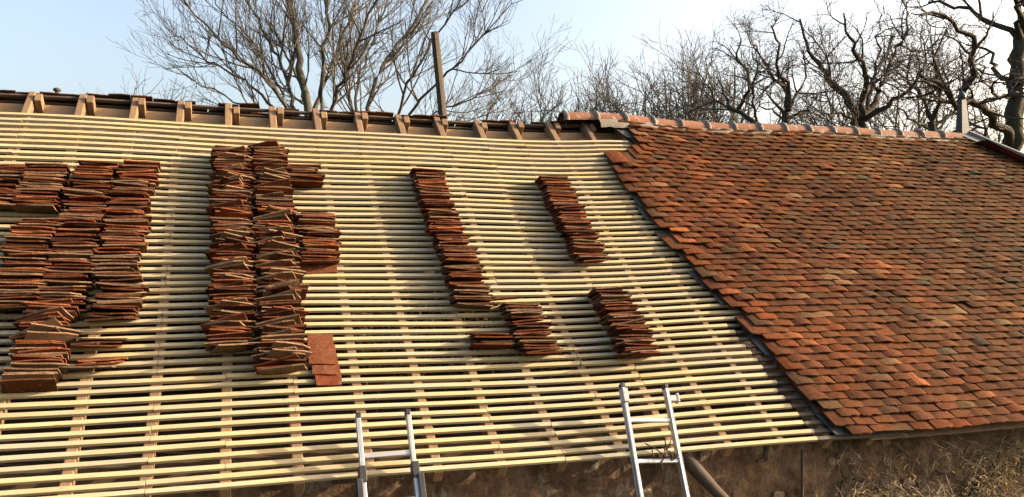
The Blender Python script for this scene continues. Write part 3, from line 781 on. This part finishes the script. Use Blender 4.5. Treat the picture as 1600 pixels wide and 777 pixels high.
ash = dict(thin=.74, levels=4, dens=(0, 3.2, 5.2, 6.5), ang=(18, 50), len=(2, 1.9, .9, .42), rad=(.05, .022, .009, .0055), step=(.25, .2, .13, .09), gn=.085, up=.09, tip=.0035, start0=.2)
Z = 0
px_tree(1, 'bare_tree', 'large many-stemmed bare tree fanning out behind the stripped ridge', 17, [
    (1, [(484, 250, 0), (478, 165, 0), (470, 110, .2), (456, 30, .4), (446, -60, .6), (430, -150, .8)], .13, .05),
    (1, [(488, 240, 0), (492, 165, .3), (520, 100, .6), (545, 35, .9), (575, -60, 1.3)], .085, .03),
    (1, [(486, 250, 0), (500, 165, -.4), (507, 90, -.7), (512, 0, -1), (520, -100, -1.2)], .08, .03),
    (1, [(482, 250, 0), (455, 150, .4), (425, 70, .9), (385, 0, 1.3), (350, -60, 1.6)], .07, .02),
    (1, [(480, 250, 0), (440, 150, -.5), (390, 100, -1.), (335, 55, -1.5), (290, 5, -2), (265, -40, -2.2)], .065, .016),
    (1, [(478, 255, 0), (420, 160, .3), (370, 122, .6), (305, 82, .9), (258, 40, 1.2)], .055, .01),
    (1, [(478, 260, 0), (400, 178, -.4), (350, 148, -.8), (300, 122, -1), (262, 98, -1.3)], .045, .008),
    (1, [(486, 250, 0), (475, 150, .8), (440, 70, 1.5), (425, -20, 2)], .06, .02),
    (1, [(488, 245, 0), (530, 140, -.6), (560, 60, -1.2), (600, -20, -1.6), (620, -80, -1.8)], .06, .02),
    (1, [(486, 250, 0), (450, 170, 1), (405, 80, 1.8), (340, 10, 2.2), (300, -50, 2.6)], .05, .012),
], ash, M['bark_pale'], M['bark_twig'], (484, 262, .22))
px_tree(2, 'bare_tree', 'bare tree of slanting stems behind the leaning wooden pole', 19, [
    (1, [(600, 270, 0), (576, 170, 0), (600, 100, .3), (640, 50, .6), (672, -10, .9), (700, -80, 1)], .085, .03),
    (1, [(598, 270, 0), (555, 165, .4), (575, 90, .8), (600, 15, 1.2), (615, -60, 1.4)], .065, .02),
    (1, [(605, 270, 0), (640, 178, -.4), (690, 125, -.8), (750, 60, -1.2), (800, 5, -1.5)], .06, .012),
    (1, [(606, 270, 0), (660, 190, .3), (745, 150, .6), (800, 115, 1), (846, 76, 1.3)], .045, .008),
    (1, [(604, 270, 0), (625, 165, -.8), (665, 80, -1.3), (715, 10, -1.8), (740, -40, -2)], .06, .014),
    (1, [(598, 270, 0), (545, 150, -.6), (545, 70, -1), (560, -20, -1.2)], .055, .016),
    (1, [(606, 275, 0), (700, 200, .8), (780, 175, 1.2), (815, 160, 1.5)], .035, .008),
], ash, M['bark_pale'], M['bark_twig'], (602, 282, .2))

oak = dict(thin=.85, levels=4, dens=(0, 2.4, 4.4, 5.6), ang=(28, 75), len=(2, 2.2, 1.2, .65), rad=(.075, .034, .015, .009), step=(.3, .24, .16, .12), gn=.18, up=.045, tip=.005, start0=.15)
px_tree(3, 'oak_tree', 'bare oak with a short thick trunk forking just above the middle of the tiled ridge', 27, [
    (0, [(1350, 300, 0), (1347, 220, 0), (1343, 182, 0)], .30, .26),
    (1, [(1343, 185, 0), (1322, 150, .3), (1297, 125, .6), (1280, 100, 1), (1258, 70, 1.4), (1250, 30, 1.6)], .17, .04),
    (1, [(1345, 185, 0), (1352, 140, -.5), (1345, 100, -1), (1325, 60, -1.4), (1318, 20, -1.6)], .14, .03),
    (1, [(1346, 185, 0), (1372, 150, .4), (1388, 105, .8), (1412, 60, 1), (1420, 20, 1.2)], .15, .03),
    (1, [(1347, 190, 0), (1385, 165, -.6), (1420, 140, -1), (1445, 100, -1.4), (1450, 60, -1.6)], .11, .02),
    (1, [(1343, 195, 0), (1315, 180, -.4), (1290, 182, -.8), (1268, 170, -1.2)], .06, .015),
    (1, [(1347, 180, 0), (1370, 110, 1), (1372, 60, 1.6), (1380, 10, 2)], .1, .02),
], oak, M['bark_oak'], M['bark_oaktwig'], (1350, 310, .34), .05)
px_tree(4, 'oak_tree', 'crooked bare oak left of the forked oak, its trunk slim and upright', 31, [
    (0, [(1226, 290, 0), (1225, 205, 0), (1233, 170, 0)], .2, .17),
    (1, [(1233, 172, 0), (1226, 140, .4), (1205, 118, .8), (1195, 95, 1.2), (1176, 70, 1.4)], .14, .03),
    (1, [(1233, 172, 0), (1232, 140, -.4), (1214, 110, -.8), (1218, 70, -1), (1205, 40, -1.2)], .12, .03),
    (1, [(1233, 170, 0), (1248, 140, .5), (1258, 110, .8), (1252, 75, 1.2)], .08, .02),
    (1, [(1228, 190, 0), (1250, 175, -.6), (1270, 180, -1), (1280, 200, -1.2)], .07, .02),
    (1, [(1227, 195, 0), (1205, 170, .6), (1190, 165, 1), (1180, 140, 1.4)], .06, .015),
], oak, M['bark_oak'], M['bark_oaktwig'], (1227, 300, .22), .05)
px_tree(5, 'oak_tree', 'bare oak with a long limb slanting left low over the ridge tiles', 33, [
    (0, [(1192, 290, 0), (1190, 220, 0), (1186, 200, 0)], .2, .17),
    (1, [(1188, 202, 0), (1165, 182, .4), (1146, 172, .8), (1135, 150, 1.2), (1120, 120, 1.6)], .14, .03),
    (1, [(1150, 175, .8), (1168, 140, .2), (1166, 105, -.4), (1150, 90, -.8), (1158, 60, -1)], .11, .03),
    (1, [(1148, 174, .8), (1125, 160, 1.4), (1100, 130, 1.8), (1085, 110, 2)], .08, .015),
    (1, [(1186, 205, 0), (1176, 150, -1), (1182, 110, -1.4), (1175, 80, -1.8)], .08, .02),
], oak, M['bark_oak'], M['bark_oaktwig'], (1192, 300, .22), .05)
bigoak = dict({**oak, "thin": .72}, dens=(0, 2.4, 4.4, 5.4), len=(2, 1.7, .85, .42), rad=(.08, .032, .013, .007), step=(.25, .18, .12, .09), gn=.22, tip=.004)
px_tree(6, 'oak_tree', 'massive dark oak with a thick trunk and heavy limbs at the right edge', 18, [
    (0, [(1585, 320, 0), (1580, 235, 0), (1588, 160, 0), (1594, 90, .2), (1600, 10, .4), (1610, -100, .6)], .27, .15),
    (1, [(1582, 230, 0), (1560, 190, -.4), (1530, 168, -.8), (1495, 160, -1.2), (1465, 130, -1.5), (1440, 120, -1.8)], .16, .05),
    (1, [(1594, 80, .2), (1575, 45, .4), (1540, 38, .8), (1525, 20, 1), (1500, 8, 1.2), (1450, 5, 1.6)], .10, .04),
    (1, [(1500, 162, -1.2), (1520, 120, -1.4), (1522, 60, -1.6), (1500, 50, -1.8), (1475, 20, -2), (1440, 25, -2.2)], .11, .03),
    (1, [(1590, 140, 0), (1560, 110, .8), (1540, 80, 1.4), (1510, 70, 1.8)], .09, .03),
    (1, [(1580, 215, 0), (1555, 230, .6), (1530, 195, 1), (1505, 190, 1.4), (1480, 170, 1.8)], .08, .02),
    (1, [(1595, 60, .2), (1585, 0, -.4), (1560, -40, -.8)], .1, .05),
    (1, [(1590, 180, 0), (1620, 150, .5), (1660, 120, 1), (1700, 60, 1.4)], .14, .04),
    (1, [(1588, 150, 0), (1566, 150, -1), (1540, 130, -1.8), (1530, 100, -2.2)], .07, .02),
], bigoak, M['bark_oak'], M['bark_oaktwig'], (1585, 330, .32), .05)
px_tree(7, 'oak_tree', 'dense bare oak half hidden behind the zinc finial', 30, [
    (0, [(1470, 300, 0), (1462, 230, 0), (1455, 190, 0)], .2, .15),
    (1, [(1456, 192, 0), (1440, 150, .5), (1420, 120, 1), (1425, 70, 1.3)], .11, .03),
    (1, [(1456, 192, 0), (1470, 140, -.5), (1462, 90, -1), (1480, 50, -1.4)], .11, .03),
    (1, [(1457, 195, 0), (1495, 170, .4), (1510, 120, .9), (1535, 90, 1.2)], .09, .02),
    (1, [(1456, 200, 0), (1425, 190, -.6), (1400, 165, -1), (1385, 170, -1.2)], .07, .02),
    (1, [(1460, 210, 0), (1500, 205, -.8), (1530, 190, -1.2), (1560, 180, -1.5)], .07, .02),
], oak, M['bark_oak'], M['bark_oaktwig'], (1470, 310, .24), .05)

# smaller trees of the far edge of the wood: three kinds, each copied with its parts
far = dict(levels=3, dens=(2.3, 3.8, 4.6), ang=(22, 65), len=(2.8, 1.4, .75), rad=(.045, .02, .011), step=(.4, .3, .2), gn=.16, up=.09, tip=.006, start0=.2, start=.2, biglv=0)
def far_tree(seed, hgt):
    T = Tree(seed); p = T.walk(np.zeros(3), np.array([0, 0, 1.]), hgt, .5, .09, .12); T.branch(p, .10, .02, 0, far)
    for k in range(3):
        a = T.r.uniform(0, 6.3); q = p[len(p)//3+k]; T.branch(T.walk(q, np.array([math.cos(a)*.8, math.sin(a)*.8, .8]), hgt*.5, .4, .16, .08), .055, .012, 1, far)
    return T.build('small_bare_tree', 'x', M['bark_far'], M['bark_far'], (0, 0, 0))
protos = [far_tree(40+i, h) for i, h in enumerate((7.6, 8.2, 7.0))]
spots = [(775, 150, 40), (812, 140, 42), (845, 138, 46), (872, 128, 42), (905, 120, 44), (940, 112, 42), (968, 118, 46), (1000, 100, 43), (1030, 82, 40), (1062, 92, 42), (1092, 70, 39), (1130, 66, 42), (1270, 110, 42), (1300, 120, 45), (1395, 110, 44), (1430, 90, 40), (205, 118, 36), (255, 128, 40), (1490, 110, 42), (1540, 120, 38)]
words = ['directly right of the leaning pole', 'just left of where the new ridge tiles start', 'above the first ridge tiles', 'in the low line of trees, paler against the sky', 'in the low line of trees above the second and third ridge tiles']
for k, (px, py, d) in enumerate(spots):
    src = protos[k % 3]; h = (7.6, 8.2, 7.0)[k % 3]
    tp = at(px, py, d)
    if k < 3: o = src; kids = []
    else:
        o = src.copy(); COL.objects.link(o); kids = [c for c in src.children]
        for c in kids:
            cc = c.copy(); COL.objects.link(cc); cc.parent = o
    o.location = (tp[0], tp[1], 0); s_ = tp[2]/(h*1.08); o.scale = (s_*.95, s_*.95, s_); o.rotation_euler = (0, 0, k*1.7)
    if k < 16: lab = ordinal(k+1) + ' small bare tree from the left in the low wooded line behind the ridge'; grp = 'small trees of the wooded line behind the roof'
    if k in (16, 17): lab = ('leftmost' if k == 16 else 'second') + ' small distant bare tree whose twigs show left of the large many-stemmed tree'; grp = 'small trees left of the many-stemmed tree'
    if k in (18, 19): lab = ('small bare tree right behind the zinc finial', 'small bare tree lost behind the limbs of the massive dark oak')[k-18]; grp = 'small trees behind the massive oak'
    tag(o, lab, 'tree', grp)

# leaning wooden pole
a, c = at(693, 195, 15), at(679, 52, 15); dd = (c-a)/np.linalg.norm(c-a); base = a - dd*(a[2]/dd[2])
root = empty('wooden_pole', tuple(base)); tag(root, 'weathered wooden pole leaning slightly left behind the stripped ridge', 'pole')
b = MB(); N_ = 24; hl = np.linalg.norm(c-base); vs = []; sd = 14
ax = np.cross(dd, [0, 1, 0]); ax /= np.linalg.norm(ax); ay = np.cross(dd, ax)
for i in range(N_+1):
    t = i/N_
    for k in range(sd):
        an = 2*math.pi*k/sd; r = (.092-.020*t)*(1 + .10*math.sin(k*2.3)+.04*mnoise.noise(Vector((k*1.1, t*9, 0))))
        if k in (4, 9): r *= .86
        vs.append(dd*hl*t + r*(math.cos(an)*ax + math.sin(an)*ay) + (dd*U(-.03, .03) if i == N_ else 0))
b.add(vs, [(i*sd+k, i*sd+(k+1) % sd, (i+1)*sd+(k+1) % sd, (i+1)*sd+k) for i in range(N_) for k in range(sd)] + [tuple(N_*sd+k for k in range(sd))])
b.build('shaft', M['pole'], root)
b = MB(); b.tube([dd*(hl-.12) + .07*np.array([math.cos(t), math.sin(t), 0]) for t in np.linspace(0, 6.28, 16)], .004, 5, cap=False); b.build('wire_band', M['iron'], root)
